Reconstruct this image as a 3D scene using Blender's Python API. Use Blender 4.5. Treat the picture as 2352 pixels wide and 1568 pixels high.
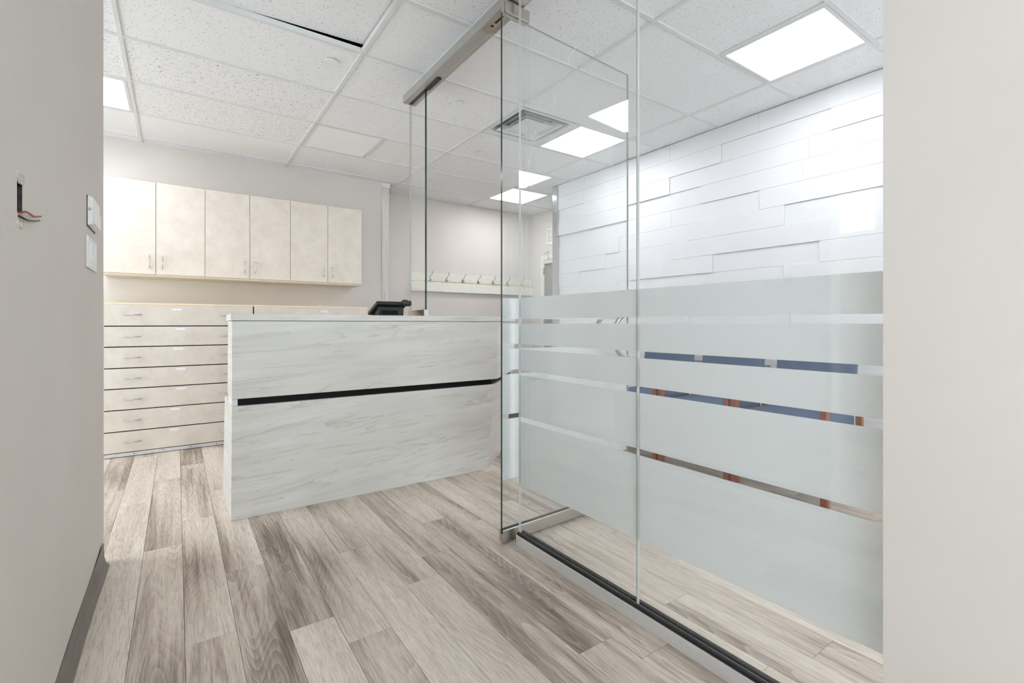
import bpy, bmesh, math, random
from mathutils import Vector, Matrix

for _o in list(bpy.data.objects):
    bpy.data.objects.remove(_o)
SC = bpy.context.scene
COL = SC.collection
random.seed(7)

# ------------------------------------------------------------------ camera, world, exposure
FPX, U0, V0, CAM_H = 1104.0, 1176.0, 743.0, 1.03
THETA = math.atan((U0 - 406.0) / FPX)
CEIL = 2.68
_cd = bpy.data.cameras.new('camera')
_cd.sensor_width = 36.0
_cd.sensor_fit = 'HORIZONTAL'
_cd.lens = FPX / 2352.0 * 36.0
_cd.shift_y = -(784.0 - V0) / 2352.0
_cd.clip_start = 0.02
CAM = bpy.data.objects.new('camera', _cd)
COL.objects.link(CAM)
CAM.location = (0, 0, CAM_H)
CAM.rotation_euler = (math.pi / 2, 0, -THETA)
SC.camera = CAM

W = bpy.data.worlds.new('sky')
SC.world = W
W.use_nodes = True
_bg = W.node_tree.nodes['Background']
_bg.inputs['Color'].default_value = (0.82, 0.915, 1.0, 1)
_bg.inputs['Strength'].default_value = 3.6

SC.view_settings.view_transform = 'Standard'
SC.view_settings.look = 'None'
SC.view_settings.gamma = 1.0
SC.view_settings.use_curve_mapping = False
SC.view_settings.exposure = 1.17
SC.cycles.max_bounces = 8
SC.cycles.diffuse_bounces = 5
SC.cycles.glossy_bounces = 4
SC.cycles.transmission_bounces = 4
SC.cycles.transparent_max_bounces = 20
SC.cycles.use_adaptive_sampling = True
SC.cycles.adaptive_threshold = 0.08
SC.cycles.adaptive_min_samples = 12
SC.cycles.caustics_reflective = False
SC.cycles.caustics_refractive = False
SC.cycles.sample_clamp_indirect = 6.0

PANEL_E = 7.3      # radiance of the lit ceiling panels


def portal(name, x, y0, y1, z0, z1):
    l = bpy.data.lights.new(name, 'AREA')
    l.shape = 'RECTANGLE'
    l.size = (z1 - z0)
    l.size_y = (y1 - y0)
    l.cycles.is_portal = True
    o = bpy.data.objects.new(name, l)
    COL.objects.link(o)
    o.location = (x, (y0 + y1) / 2, (z0 + z1) / 2)
    o.rotation_euler = (0, -math.pi / 2, 0)
    return o


# ------------------------------------------------------------------ material helpers
def srgb(r, g, b):
    f = lambda c: (c / 255 / 12.92) if c / 255 <= 0.04045 else ((c / 255 + 0.055) / 1.055) ** 2.4
    return (f(r), f(g), f(b), 1.0)


class NT:
    def __init__(self, name):
        self.m = bpy.data.materials.new(name)
        self.m.use_nodes = True
        self.t = self.m.node_tree
        self.b = self.t.nodes.get('Principled BSDF')
        self.out = self.t.nodes.get('Material Output')

    def n(self, typ, **kw):
        nd = self.t.nodes.new(typ)
        for k, v in kw.items():
            setattr(nd, k, v)
        return nd

    def l(self, a, b):
        self.t.links.new(a, b)

    def coord(self, scale=(1, 1, 1), rnd=0.0, rot=(0, 0, 0)):
        tc = self.n('ShaderNodeTexCoord')
        src = tc.outputs['Object']
        if rnd:
            oi = self.n('ShaderNodeObjectInfo')
            mul = self.n('ShaderNodeMath', operation='MULTIPLY')
            mul.inputs[1].default_value = rnd
            self.l(oi.outputs['Random'], mul.inputs[0])
            add = self.n('ShaderNodeVectorMath', operation='ADD')
            self.l(src, add.inputs[0])
            self.l(mul.outputs[0], add.inputs[1])
            src = add.outputs[0]
        mp = self.n('ShaderNodeMapping')
        mp.inputs['Scale'].default_value = scale
        mp.inputs['Rotation'].default_value = rot
        self.l(src, mp.inputs['Vector'])
        return mp.outputs['Vector']

    def noise(self, vec, scale=5, detail=4, rough=0.5, dist=0.0):
        nd = self.n('ShaderNodeTexNoise')
        nd.inputs['Scale'].default_value = scale
        nd.inputs['Detail'].default_value = detail
        nd.inputs['Roughness'].default_value = rough
        nd.inputs['Distortion'].default_value = dist
        self.l(vec, nd.inputs['Vector'])
        return nd.outputs['Fac']

    def ramp(self, fac, stops, interp='LINEAR'):
        nd = self.n('ShaderNodeValToRGB')
        cr = nd.color_ramp
        cr.interpolation = interp
        while len(cr.elements) < len(stops):
            cr.elements.new(0.5)
        for e, (p, c) in zip(cr.elements, stops):
            e.position = p
            e.color = c if len(c) == 4 else (*c, 1)
        self.l(fac, nd.inputs['Fac'])
        return nd.outputs['Color']

    def mix(self, fac, a, b, blend='MIX'):
        nd = self.n('ShaderNodeMix', data_type='RGBA', blend_type=blend)
        for sock, v in ((nd.inputs[0], fac), (nd.inputs[6], a), (nd.inputs[7], b)):
            if isinstance(v, (int, float)):
                sock.default_value = v
            elif isinstance(v, tuple):
                sock.default_value = v
            else:
                self.l(v, sock)
        return nd.outputs[2]

    def math(self, op, a, b=None):
        nd = self.n('ShaderNodeMath', operation=op)
        for i, v in enumerate((a, b)):
            if v is None:
                continue
            if isinstance(v, (int, float)):
                nd.inputs[i].default_value = v
            else:
                self.l(v, nd.inputs[i])
        return nd.outputs[0]

    def bump(self, h, strength=0.2, dist=0.002):
        nd = self.n('ShaderNodeBump')
        nd.inputs['Strength'].default_value = strength
        nd.inputs['Distance'].default_value = dist
        self.l(h, nd.inputs['Height'])
        self.l(nd.outputs['Normal'], self.b.inputs['Normal'])

    def set(self, color=None, rough=None, metal=None, spec=None):
        if color is not None:
            if isinstance(color, tuple):
                self.b.inputs['Base Color'].default_value = color
            else:
                self.l(color, self.b.inputs['Base Color'])
        if rough is not None:
            if isinstance(rough, (int, float)):
                self.b.inputs['Roughness'].default_value = rough
            else:
                self.l(rough, self.b.inputs['Roughness'])
        if metal is not None:
            self.b.inputs['Metallic'].default_value = metal
        if spec is not None:
            self.b.inputs['Specular IOR Level'].default_value = spec
        return self


def plain(name, col, rough=0.5, metal=0.0, spec=0.5, var=0.05, scale=30.0, bump=0.0):
    t = NT(name)
    v = t.coord()
    nz = t.noise(v, scale, 1)
    lo = tuple(c * (1 - var) for c in col[:3]) + (1,)
    hi = tuple(min(1, c * (1 + var)) for c in col[:3]) + (1,)
    t.set(t.ramp(nz, [(0.3, lo), (0.7, hi)]), rough, metal, spec)
    if bump:
        t.bump(nz, bump, 0.001)
    return t.m


def emissive(name, col, strength):
    t = NT(name)
    e = t.n('ShaderNodeEmission')
    e.inputs['Color'].default_value = col
    e.inputs['Strength'].default_value = strength
    t.l(e.outputs[0], t.out.inputs['Surface'])
    return t.m


M = {}
M['wall'] = plain('wall_paint', srgb(214, 207, 200), 0.55, 0, 0.3, 0.015, 3.0)
M['wall_far'] = plain('wall_paint_hall', srgb(216, 209, 202), 0.55, 0, 0.3, 0.015, 3.0)
M['white_plank'] = plain('white_wall_plank', srgb(228, 228, 230), 0.45, 0, 0.3, 0.01, 4.0)
M['tee'] = plain('white_ceiling_tee', srgb(222, 222, 221), 0.45, 0, 0.3, 0.01, 10)
M['plenum'] = plain('dark_plenum', srgb(40, 38, 36), 0.9)
M['white_plastic'] = plain('white_plastic', srgb(236, 236, 234), 0.35, 0, 0.4, 0.01)
M['plastic_shadow'] = plain('grey_plastic', srgb(190, 190, 186), 0.45)  # grey plastic for collars, latch and screws
M['steel'] = plain('brushed_steel', srgb(196, 192, 184), 0.32, 1.0, 0.5, 0.04, 60)
M['alu'] = plain('satin_aluminium', srgb(214, 212, 210), 0.5, 0.35, 0.5, 0.03, 40)
M['header_metal'] = plain('header_metal', srgb(184, 181, 176), 0.38, 0.6, 0.5, 0.03, 40)
M['chrome'] = plain('chrome', srgb(205, 205, 205), 0.15, 1.0, 0.5, 0.02, 20)
M['nickel'] = plain('nickel', srgb(200, 194, 184), 0.25, 1.0, 0.5, 0.02, 20)
M['gasket'] = plain('black_gasket', srgb(22, 21, 20), 0.6)
M['black_plastic'] = plain('black_plastic', srgb(24, 22, 21), 0.38, 0, 0.5, 0.08, 80)
M['black_laminate'] = plain('black_laminate', srgb(6, 6, 6), 0.6, 0, 0.2)
M['grey_vinyl'] = plain('grey_vinyl_base', srgb(118, 110, 105), 0.45, 0, 0.4, 0.04, 12)
M['dark_gap'] = plain('dark_gap', srgb(20, 18, 16), 0.9)
M['wood'] = plain('reddish_wood', srgb(150, 84, 52), 0.4, 0, 0.4, 0.12, 25)
M['blue_fabric'] = plain('blue_fabric', srgb(76, 95, 122), 0.85, 0, 0.2, 0.18, 220, 0.3)
M['mat'] = plain('black_mat', srgb(38, 35, 33), 0.95, 0, 0.1, 0.5, 180, 0.4)
M['door_brown'] = plain('brown_door_laminate', srgb(132, 122, 112), 0.5, 0, 0.3, 0.10, 9)
M['frame_cream'] = plain('cream_frame', srgb(226, 224, 212), 0.45)
M['red_wire'] = plain('red_wire', srgb(150, 26, 28), 0.4)
M['black_wire'] = plain('black_wire', srgb(20, 19, 18), 0.4)
M['galv'] = plain('dusty_metal_box', srgb(70, 68, 65), 0.6, 0.6, 0.4, 0.5, 60)
M['plaster'] = plain('torn_plaster', srgb(206, 200, 188), 0.9, 0, 0.1, 0.25, 90, 0.6)
M['sticker'] = plain('white_sticker', srgb(236, 234, 236), 0.5, 0, 0.3, 0.06, 300)
M['oak_edge'] = plain('maple_edge', srgb(240, 222, 182), 0.5, 0, 0.3, 0.03, 30)
M['lens_off'] = plain('unlit_lens', srgb(246, 246, 246), 0.3, 0, 0.4, 0.005, 10)
M['scuff'] = plain('scuff_white', srgb(238, 238, 238), 0.6)
M['lamp'] = emissive('lit_panel', (0.975, 0.995, 1.07, 1), PANEL_E)
M['edge_dark'] = plain('green_glass_edge', srgb(16, 62, 50), 0.12, 0, 0.6, 0.2, 5)  # end-on glass edge: its darkness toward the camera is painted in
M['edge_light'] = plain('clear_glass_edge', srgb(186, 186, 178), 0.15, 0, 0.6, 0.03, 5)  # same glass edge, painted pale for the other viewing angles


def mat_cream():
    t = NT('cream_laminate')
    v = t.coord((1, 1, 1), 11.0)
    a = t.noise(v, 9, 6, 0.62)
    b = t.noise(v, 55, 3, 0.5)
    c = t.mix(0.25, a, b)
    t.set(t.ramp(c, [(0.30, srgb(211, 199, 185)), (0.5, srgb(218, 208, 196)), (0.72, srgb(226, 217, 207))]), 0.42, 0, 0.35)
    return t.m


def mat_marble(vertical=False):
    t = NT('streaked_marble_laminate')
    v = t.coord((1, 1, 1), 0, (0, math.radians(93 if vertical else 4), 0))
    mp = t.n('ShaderNodeMapping')
    mp.inputs['Scale'].default_value = (1.0, 1.0, 9.5)
    t.l(v, mp.inputs['Vector'])
    v = mp.outputs['Vector']
    cloud = t.noise(v, 1.5, 4, 0.55, 0.3)
    base = t.ramp(cloud, [(0.25, srgb(203, 200, 193)), (0.5, srgb(212, 209, 203)), (0.68, srgb(219, 216, 209)), (0.82, srgb(234, 231, 222))])
    # long thin darker veins: contour lines of a stretched noise, broken up
    w = t.noise(v, 0.8, 4, 0.55, 0.35)
    fr = t.math('FRACT', t.math('MULTIPLY', w, 10.0))
    vein = t.ramp(fr, [(0.0, (1, 1, 1)), (0.07, (0.6, 0.6, 0.6)), (0.32, (0, 0, 0)), (1.0, (0, 0, 0))])
    msk = t.ramp(t.noise(v, 1.3, 3, 0.55), [(0.40, (0.08, 0.08, 0.08)), (0.62, (1, 1, 1))])
    fac = t.math('MULTIPLY', t.math('MULTIPLY', vein, msk), 0.6)
    col = t.mix(fac, base, srgb(165, 158, 149))
    t.set(col, 0.38, 0, 0.4)
    return t.m


def mat_floor():
    t = NT('grey_oak_vinyl_plank')
    oi = t.n('ShaderNodeObjectInfo')
    v = t.coord((1, 1, 1), 37.0)

    def sc(s):
        mp = t.n('ShaderNodeMapping')
        mp.inputs['Scale'].default_value = s
        t.l(v, mp.inputs['Vector'])
        return mp.outputs['Vector']
    big = t.noise(sc((6.5, 0.85, 1)), 1.0, 2, 0.5, 0.3)
    streak = t.noise(sc((36, 1.2, 1)), 1.0, 3, 0.6)
    fibre = t.noise(sc((260, 14, 1)), 1.0, 2, 0.6)
    ring = t.noise(sc((6.0, 0.75, 1)), 1.0, 1.2, 0.4, 0.3)
    rk = t.math('FRACT', t.math('MULTIPLY', ring, 30.0))
    grain = t.ramp(rk, [(0.0, (0.62, 0.60, 0.58)), (0.55, (0.88, 0.87, 0.86)), (0.82, (1.0, 1.0, 1.0)), (0.93, (1.22, 1.21, 1.19)), (1.0, (0.66, 0.64, 0.62))])
    pores = t.noise(sc((110, 6, 1)), 1.0, 3, 0.65)
    tone = t.mix(0.36, big, streak)
    tone = t.mix(0.14, tone, pores)
    rnd = t.math('MULTIPLY', t.math('SUBTRACT', oi.outputs['Random'], 0.45), 0.13)
    tone = t.math('ADD', tone, rnd)
    base = t.ramp(tone, [(0.33, srgb(128, 113, 101)), (0.42, srgb(172, 157, 143)), (0.50, srgb(205, 191, 176)), (0.64, srgb(222, 210, 196))])
    gmask = t.ramp(t.math('ADD', tone, t.math('MULTIPLY', t.math('SUBTRACT', t.noise(sc((5, 1.0, 1)), 1.7, 2, 0.5), 0.5), 0.5)), [(0.36, (0.8, 0.8, 0.8)), (0.54, (0.10, 0.10, 0.10))])
    gcol = t.mix(gmask, (1, 1, 1, 1), grain)
    col = t.mix(1.0, base, gcol, 'MULTIPLY')
    fc = t.ramp(fibre, [(0.32, (0.66, 0.65, 0.63)), (0.55, (1.03, 1.03, 1.03))])
    col = t.mix(0.75, col, fc, 'MULTIPLY')
    t.set(col, t.ramp(streak, [(0.2, (0.36, 0.36, 0.36)), (0.8, (0.48, 0.48, 0.48))]), 0, 0.45)
    t.bump(fibre, 0.08, 0.0006)
    return t.m


def mat_tile(kind):
    t = NT('acoustic_tile_' + kind)
    v = t.coord((1, 1, 1), 9.0)
    if kind == 'fissured':
        a = t.noise(v, 78, 2, 0.5, 1.4)
        msk = t.ramp(a, [(0.33, (0, 0, 0)), (0.38, (1, 1, 1))])
        b = t.noise(v, 190, 1, 0.5)
        m2 = t.ramp(b, [(0.27, (0.3, 0.3, 0.3)), (0.34, (1, 1, 1))])
    elif kind == 'pinhole':
        a = t.noise(v, 120, 1, 0.5)
        msk = t.ramp(a, [(0.27, (0.1, 0.1, 0.1)), (0.33, (1, 1, 1))])
        b = t.noise(v, 260, 1, 0.5)
        m2 = t.ramp(b, [(0.25, (0.4, 0.4, 0.4)), (0.34, (1, 1, 1))])
    else:
        a = t.noise(v, 200, 1, 0.5)
        msk = t.ramp(a, [(0.22, (0.6, 0.6, 0.6)), (0.30, (1, 1, 1))])
        m2 = msk
    f = t.mix(1.0, msk, m2, 'MULTIPLY')
    hi = srgb(240, 240, 241)
    col = t.mix(f, srgb(150, 150, 150), hi)
    t.set(col, 0.9, 0, 0.1)
    t.bump(f, 0.35, 0.002)
    return t.m


def schlick(t, f0=0.045):
    lw = t.n('ShaderNodeLayerWeight')
    lw.inputs['Blend'].default_value = 0.5
    p = t.math('POWER', lw.outputs['Facing'], 5.0)
    return t.math('ADD', t.math('MULTIPLY', p, 1 - f0), f0)


def mat_glass(tint=(0.978, 0.988, 0.984, 1), dust=0.02):
    t = NT('clear_plate_glass')
    tr = t.n('ShaderNodeBsdfTransparent')
    tr.inputs['Color'].default_value = tint
    gl = t.n('ShaderNodeBsdfGlossy')
    gl.inputs['Roughness'].default_value = 0.0
    gl.inputs['Color'].default_value = (1, 1, 1, 1)
    mx = t.n('ShaderNodeMixShader')
    t.l(schlick(t), mx.inputs[0])
    t.l(tr.outputs[0], mx.inputs[1])
    t.l(gl.outputs[0], mx.inputs[2])
    # thin even film of dust on the surface
    df = t.n('ShaderNodeBsdfDiffuse')
    df.inputs['Color'].default_value = (0.9, 0.9, 0.9, 1)
    ts = t.n('ShaderNodeBsdfTranslucent')
    ts.inputs['Color'].default_value = (0.9, 0.9, 0.9, 1)
    a = t.n('ShaderNodeMixShader')
    a.inputs[0].default_value = 0.5
    t.l(df.outputs[0], a.inputs[1])
    t.l(ts.outputs[0], a.inputs[2])
    fin = t.n('ShaderNodeMixShader')
    fin.inputs[0].default_value = dust
    t.l(mx.outputs[0], fin.inputs[1])
    t.l(a.outputs[0], fin.inputs[2])
    t.l(fin.outputs[0], t.out.inputs['Surface'])
    return t.m


def mat_film():
    t = NT('frosted_film')
    v = t.coord((1, 1, 1))
    nz = t.noise(v, 400, 2, 0.5)
    c = t.ramp(nz, [(0.3, (0.855, 0.862, 0.858)), (0.7, (0.90, 0.907, 0.903))])
    df = t.n('ShaderNodeBsdfDiffuse')
    ts = t.n('ShaderNodeBsdfTranslucent')
    t.l(c, df.inputs['Color'])
    t.l(c, ts.inputs['Color'])
    a = t.n('ShaderNodeMixShader')
    a.inputs[0].default_value = 0.5
    t.l(df.outputs[0], a.inputs[1])
    t.l(ts.outputs[0], a.inputs[2])
    t.l(a.outputs[0], t.out.inputs['Surface'])
    return t.m


M['cream'] = mat_cream()
M['marble'] = mat_marble()
M['marble_v'] = mat_marble(True)
M['floor'] = mat_floor()
M['tile_f'] = mat_tile('fissured')
M['tile_p'] = mat_tile('pinhole')
M['tile_s'] = mat_tile('smooth')
M['glass'] = mat_glass()
M['film'] = mat_film()

# ------------------------------------------------------------------ mesh helpers
WL = {}


class MB:
    """collects shapes in world coordinates and links them as one mesh object"""

    def __init__(self):
        self.bm = bmesh.new()

    def box(self, x0, x1, y0, y1, z0, z1, bev=0.0, seg=2, mi=0):
        r = bmesh.ops.create_cube(self.bm, size=1.0)
        vs = r['verts']
        cx, cy, cz = (x0 + x1) / 2, (y0 + y1) / 2, (z0 + z1) / 2
        for v in vs:
            v.co = Vector((cx + v.co.x * (x1 - x0), cy + v.co.y * (y1 - y0), cz + v.co.z * (z1 - z0)))
        fs = set(f for v in vs for f in v.link_faces)
        for f in fs:
            f.material_index = mi
        if bev > 0:
            es = list(set(e for v in vs for e in v.link_edges))
            bmesh.ops.bevel(self.bm, geom=es, offset=bev, segments=seg, affect='EDGES', profile=0.5)
        return self

    def hexa(self, pts, bev=0.0, mi=0):
        """8 points: bottom 4 counter-clockwise then top 4"""
        vs = [self.bm.verts.new(p) for p in pts]
        fs = []
        for q in ((3, 2, 1, 0), (4, 5, 6, 7), (0, 1, 5, 4), (1, 2, 6, 5), (2, 3, 7, 6), (3, 0, 4, 7)):
            f = self.bm.faces.new([vs[i] for i in q])
            f.material_index = mi
            fs.append(f)
        if bev > 0:
            es = list(set(e for v in vs for e in v.link_edges))
            bmesh.ops.bevel(self.bm, geom=es, offset=bev, segments=2, affect='EDGES', profile=0.5)
        return self

    def prism(self, bottom, top, bev=0.0):
        """two matching rings of points joined"""
        a = [self.bm.verts.new(p) for p in bottom]
        b = [self.bm.verts.new(p) for p in top]
        n = len(a)
        self.bm.faces.new(a[::-1])
        self.bm.faces.new(b)
        for i in range(n):
            j = (i + 1) % n
            self.bm.faces.new([a[i], a[j], b[j], b[i]])
        if bev > 0:
            es = list(set(e for v in a + b for e in v.link_edges))
            bmesh.ops.bevel(self.bm, geom=es, offset=bev, segments=2, affect='EDGES', profile=0.5)
        return self

    def tube(self, pts, r, n=8, flat=1.0):
        pts = [Vector(p) for p in pts]
        rs = r if isinstance(r, (list, tuple)) else [r] * len(pts)
        rings = []
        up = Vector((0, 0, 1))
        t0 = (pts[1] - pts[0]).normalized()
        if abs(t0.dot(up)) > 0.95:
            up = Vector((1, 0, 0))
        nrm = (up - t0 * up.dot(t0)).normalized()
        for i, p in enumerate(pts):
            if i == 0:
                t = pts[1] - pts[0]
            elif i == len(pts) - 1:
                t = pts[-1] - pts[-2]
            else:
                t = pts[i + 1] - pts[i - 1]
            t.normalize()
            nrm = (nrm - t * nrm.dot(t)).normalized()
            bi = t.cross(nrm)
            rings.append([self.bm.verts.new(p + (nrm * math.cos(2 * math.pi * k / n) + bi * math.sin(2 * math.pi * k / n) * flat) * rs[i]) for k in range(n)])
        for a, b in zip(rings, rings[1:]):
            for k in range(n):
                self.bm.faces.new([a[k], a[(k + 1) % n], b[(k + 1) % n], b[k]])
        self.bm.faces.new(rings[0][::-1])
        self.bm.faces.new(rings[-1])
        return self

    def disc(self, c, r, h, axis='z', n=24, bev=0.0):
        bot, top = [], []
        for k in range(n):
            a = 2 * math.pi * k / n
            u, v = r * math.cos(a), r * math.sin(a)
            if axis == 'z':
                bot.append((c[0] + u, c[1] + v, c[2])); top.append((c[0] + u, c[1] + v, c[2] + h))
            elif axis == 'y':
                bot.append((c[0] + u, c[1], c[2] + v)); top.append((c[0] + u, c[1] + h, c[2] + v))
            else:
                bot.append((c[0], c[1] + u, c[2] + v)); top.append((c[0] + h, c[1] + u, c[2] + v))
        return self.prism(bot, top, bev)

    def build(self, name, mat, parent=None, origin=None, smooth=False, kind=None):
        if parent is not None:
            og = WL[parent.name]
        else:
            og = Vector(origin) if origin else Vector((0, 0, 0))
        bmesh.ops.recalc_face_normals(self.bm, faces=self.bm.faces[:])
        for v in self.bm.verts:
            v.co -= og
        me = bpy.data.meshes.new(name)
        self.bm.to_mesh(me)
        self.bm.free()
        for m in (mat if isinstance(mat, (list, tuple)) else [mat]):
            me.materials.append(M[m] if isinstance(m, str) else m)
        if smooth:
            for p in me.polygons:
                p.use_smooth = True
        o = bpy.data.objects.new(name, me)
        COL.objects.link(o)
        if parent is not None:
            o.parent = parent
        else:
            o.location = og
        WL[o.name] = og.copy()
        if kind:
            o['kind'] = kind
        return o


def tag(o, label, cat, group=None):
    o['label'] = label
    o['category'] = cat
    if group:
        o['group'] = group
    return o


def thing(name, loc, label, cat, group=None):
    o = bpy.data.objects.new(name, None)
    o.empty_display_size = 0.05
    COL.objects.link(o)
    o.location = loc
    WL[o.name] = Vector(loc)
    return tag(o, label, cat, group)


def struct(name, mb, mat, origin=None):
    return mb.build(name, mat, None, origin, kind='structure')


def piece(name, me, loc, parent):
    o = bpy.data.objects.new(name, me)
    COL.objects.link(o)
    o.parent = parent
    o.location = Vector(loc) - WL[parent.name]
    WL[o.name] = Vector(loc)
    return o


def box_mesh(name, sx, sy, sz, mat, bev=0.0):
    """centred in x and y, from z=0 to sz"""
    mb = MB().box(-sx / 2, sx / 2, -sy / 2, sy / 2, 0, sz, bev, 1)
    bmesh.ops.recalc_face_normals(mb.bm, faces=mb.bm.faces[:])
    me = bpy.data.meshes.new(name)
    mb.bm.to_mesh(me)
    mb.bm.free()
    me.materials.append(M[mat])
    return me


# ------------------------------------------------------------------ room shell
X_OUT, X_HALL, Y_FRONT = -2.80, 4.47, -1.50
Y_BACK, Y_FAR = 5.52, 5.88
XW = 3.76

floor = struct('floor', MB().box(X_OUT - 0.1, X_HALL + 0.1, Y_FRONT - 0.1, Y_FAR + 0.1, -0.12, -0.005), 'dark_gap')
PW, PL = 0.144, 1.186
ENDS = {-4: 3.82, -3: 3.82, -2: 2.29, -1: 2.73, 0: 1.853, 1: 2.305, 2: 1.747, 3: 1.572, 4: 2.213, 5: 1.793, 6: 1.965, 7: 1.11, 8: 0.983}
_pc = {}
k0 = int(math.floor((X_OUT - 0.0215) / PW))
k1 = int(math.ceil((X_HALL - 0.0215) / PW))
for k in range(k0, k1):
    xa, xb = 0.0215 + k * PW, 0.0215 + (k + 1) * PW
    xa, xb = max(xa, X_OUT), min(xb, X_HALL)
    if xb - xa < 0.01:
        continue
    e = ENDS[k] if k in ENDS else random.uniform(0, PL)
    y = e - PL * math.ceil((e - Y_FRONT) / PL)
    while y < Y_FAR:
        a, b = max(y, Y_FRONT), min(y + PL, Y_FAR)
        y += PL
        if b - a < 0.01:
            continue
        # lanes under the unseen left room and beyond the panelled wall carry no planks one could see
        key = (round(xb - xa, 3), round(b - a, 3))
        if key not in _pc:
            _pc[key] = box_mesh('plank', xb - xa - 0.0011, b - a - 0.0011, 0.005, 'floor', 0.0004)
        piece('plank', _pc[key], ((xa + xb) / 2, (a + b) / 2, -0.005), floor)

# ceiling: dark plenum, grid of tees and tiles
ceiling = struct('ceiling', MB().box(X_OUT - 0.1, X_HALL + 0.1, Y_FRONT - 0.1, Y_FAR + 0.1, CEIL + 0.14, CEIL + 0.24), 'plenum')
XT = [-2.67, -1.47, -0.267, 0.935, 2.142, 3.345, 4.55]
YS = 0.6145
YT = [1.71 + YS * i for i in range(-6, 7)]
XEDGE = [X_OUT] + XT[:-1] + [X_HALL]
YEDGE = [Y_FRONT] + [y for y in YT if y > Y_FRONT + 0.05] + [Y_FAR]
HALF = {  # cells split in two by a short tee: (column edge index, y row start) -> what fills them
}


def near(a, b):
    return abs(a - b) < 0.02


def row(y):
    return min(range(len(YEDGE)), key=lambda i: abs(YEDGE[i] - y))


# fixture cells: x range, row index, kind
R = {'1.10': row(1.0955), '2.94': row(2.939), '4.17': row(4.168), '4.78': row(4.7825), '-0.13': row(-0.1335)}
FIX = []


def fixcell(x0, x1, r, kind, label):
    FIX.append((x0, x1, YEDGE[r], YEDGE[r + 1], kind, label))


fixcell(2.746, 3.345, row(1.0955), 'lit', 'square lit ceiling panel nearest the camera, above the waiting chairs')
fixcell(2.746, 3.345, row(2.939), 'lit', 'square lit ceiling panel beside the slotted air diffuser')
fixcell(3.345, 3.945, row(4.7825), 'lit', 'square lit ceiling panel in the hall near the coat rack')
fixcell(-0.866, -0.267, row(4.168), 'lit', 'square lit ceiling panel over the wall cupboards, cut by the left wall')
fixcell(-2.07, -1.47, row(2.939), 'lit', 'square lit ceiling panel in the side room hidden by the left wall')  # added to light the counter side and floor, out of view
fixcell(2.142, 2.746, row(-0.748), 'lit', 'square lit ceiling panel behind the near right wall')  # added to brighten the near side, out of view
fixcell(0.935, 1.535, row(4.168), 'off', 'square unlit ceiling panel with plain white lens above the counter')
fixcell(2.142, 2.746, row(2.939), 'vent', 'white square ceiling air diffuser with dark slots')

tee_w = 0.024
for x in XT[:-1]:
    MB().box(x - tee_w / 2, x + tee_w / 2, Y_FRONT, Y_FAR, CEIL, CEIL + 0.03, 0.001, 1).build('tee', 'tee', ceiling)
for y in YEDGE[1:-1]:
    for xa, xb in zip(XEDGE, XEDGE[1:]):
        if xb - xa > 0.03:
            MB().box(xa + tee_w / 2, xb - tee_w / 2, y - tee_w / 2, y + tee_w / 2, CEIL + 0.001, CEIL + 0.03).build('cross_tee', 'tee', ceiling)
_tc = {}
FISS = {(-0.267, 3.5535), (-0.267, 4.168), (-1.47, 2.939), (-1.47, 2.3245), (-1.47, 3.5535)}
SMOOTH = {(-0.267, 4.7825), (-1.47, 4.7825)}
for xa, xb in zip(XEDGE, XEDGE[1:]):
    if xb - xa < 0.03:
        continue
    for ya, yb in zip(YEDGE, YEDGE[1:]):
        segs = [(xa, xb)]
        for f in FIX:
            if near(f[2], ya):
                new = []
                for s in segs:
                    if f[0] >= s[0] - 0.02 and f[1] <= s[1] + 0.02:
                        for q in ((s[0], f[0]), (f[1], s[1])):
                            if q[1] - q[0] > 0.05:
                                new.append(q)
                        mid = f[1] if f[1] < s[1] - 0.05 else f[0]
                        if s[0] + 0.05 < mid < s[1] - 0.05:
                            MB().box(mid - tee_w / 2, mid + tee_w / 2, ya + tee_w / 2, yb - tee_w / 2, CEIL + 0.001, CEIL + 0.03).build('cross_tee', 'tee', ceiling)
                    else:
                        new.append(s)
                segs = new
        for (a, b) in segs:
            mk = 'tile_p'
            if any(near(xa, p[0]) and near(ya, p[1]) for p in FISS):
                mk = 'tile_f'
            if any(near(xa, p[0]) and near(ya, p[1]) for p in SMOOTH):
                mk = 'tile_s'
            gap = 0.006
            sx, sy = b - a - gap, yb - ya - gap
            if sx < 0.03 or sy < 0.03:
                continue
            key = (round(sx, 3), round(sy, 3), mk)
            if key not in _tc:
                _tc[key] = box_mesh('ceiling_tile', sx, sy, 0.016, mk)
            o = piece('ceiling_tile', _tc[key], ((a + b) / 2, (ya + yb) / 2, CEIL + 0.008), ceiling)
            if near(xa, -0.267) and near(ya, 2.3245):   # the tile that sits askew in its frame
                o.location.z += 0.016
                o.location.y -= 0.010
                o.rotation_euler = (math.radians(1.2), math.radians(-1.7), math.radians(-0.7))


# outer walls
def wallbox(name, x0, x1, y0, y1, z0=0.0, z1=CEIL + 0.14, mat='wall'):
    return struct(name, MB().box(x0, x1, y0, y1, z0, z1), mat)


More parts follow.
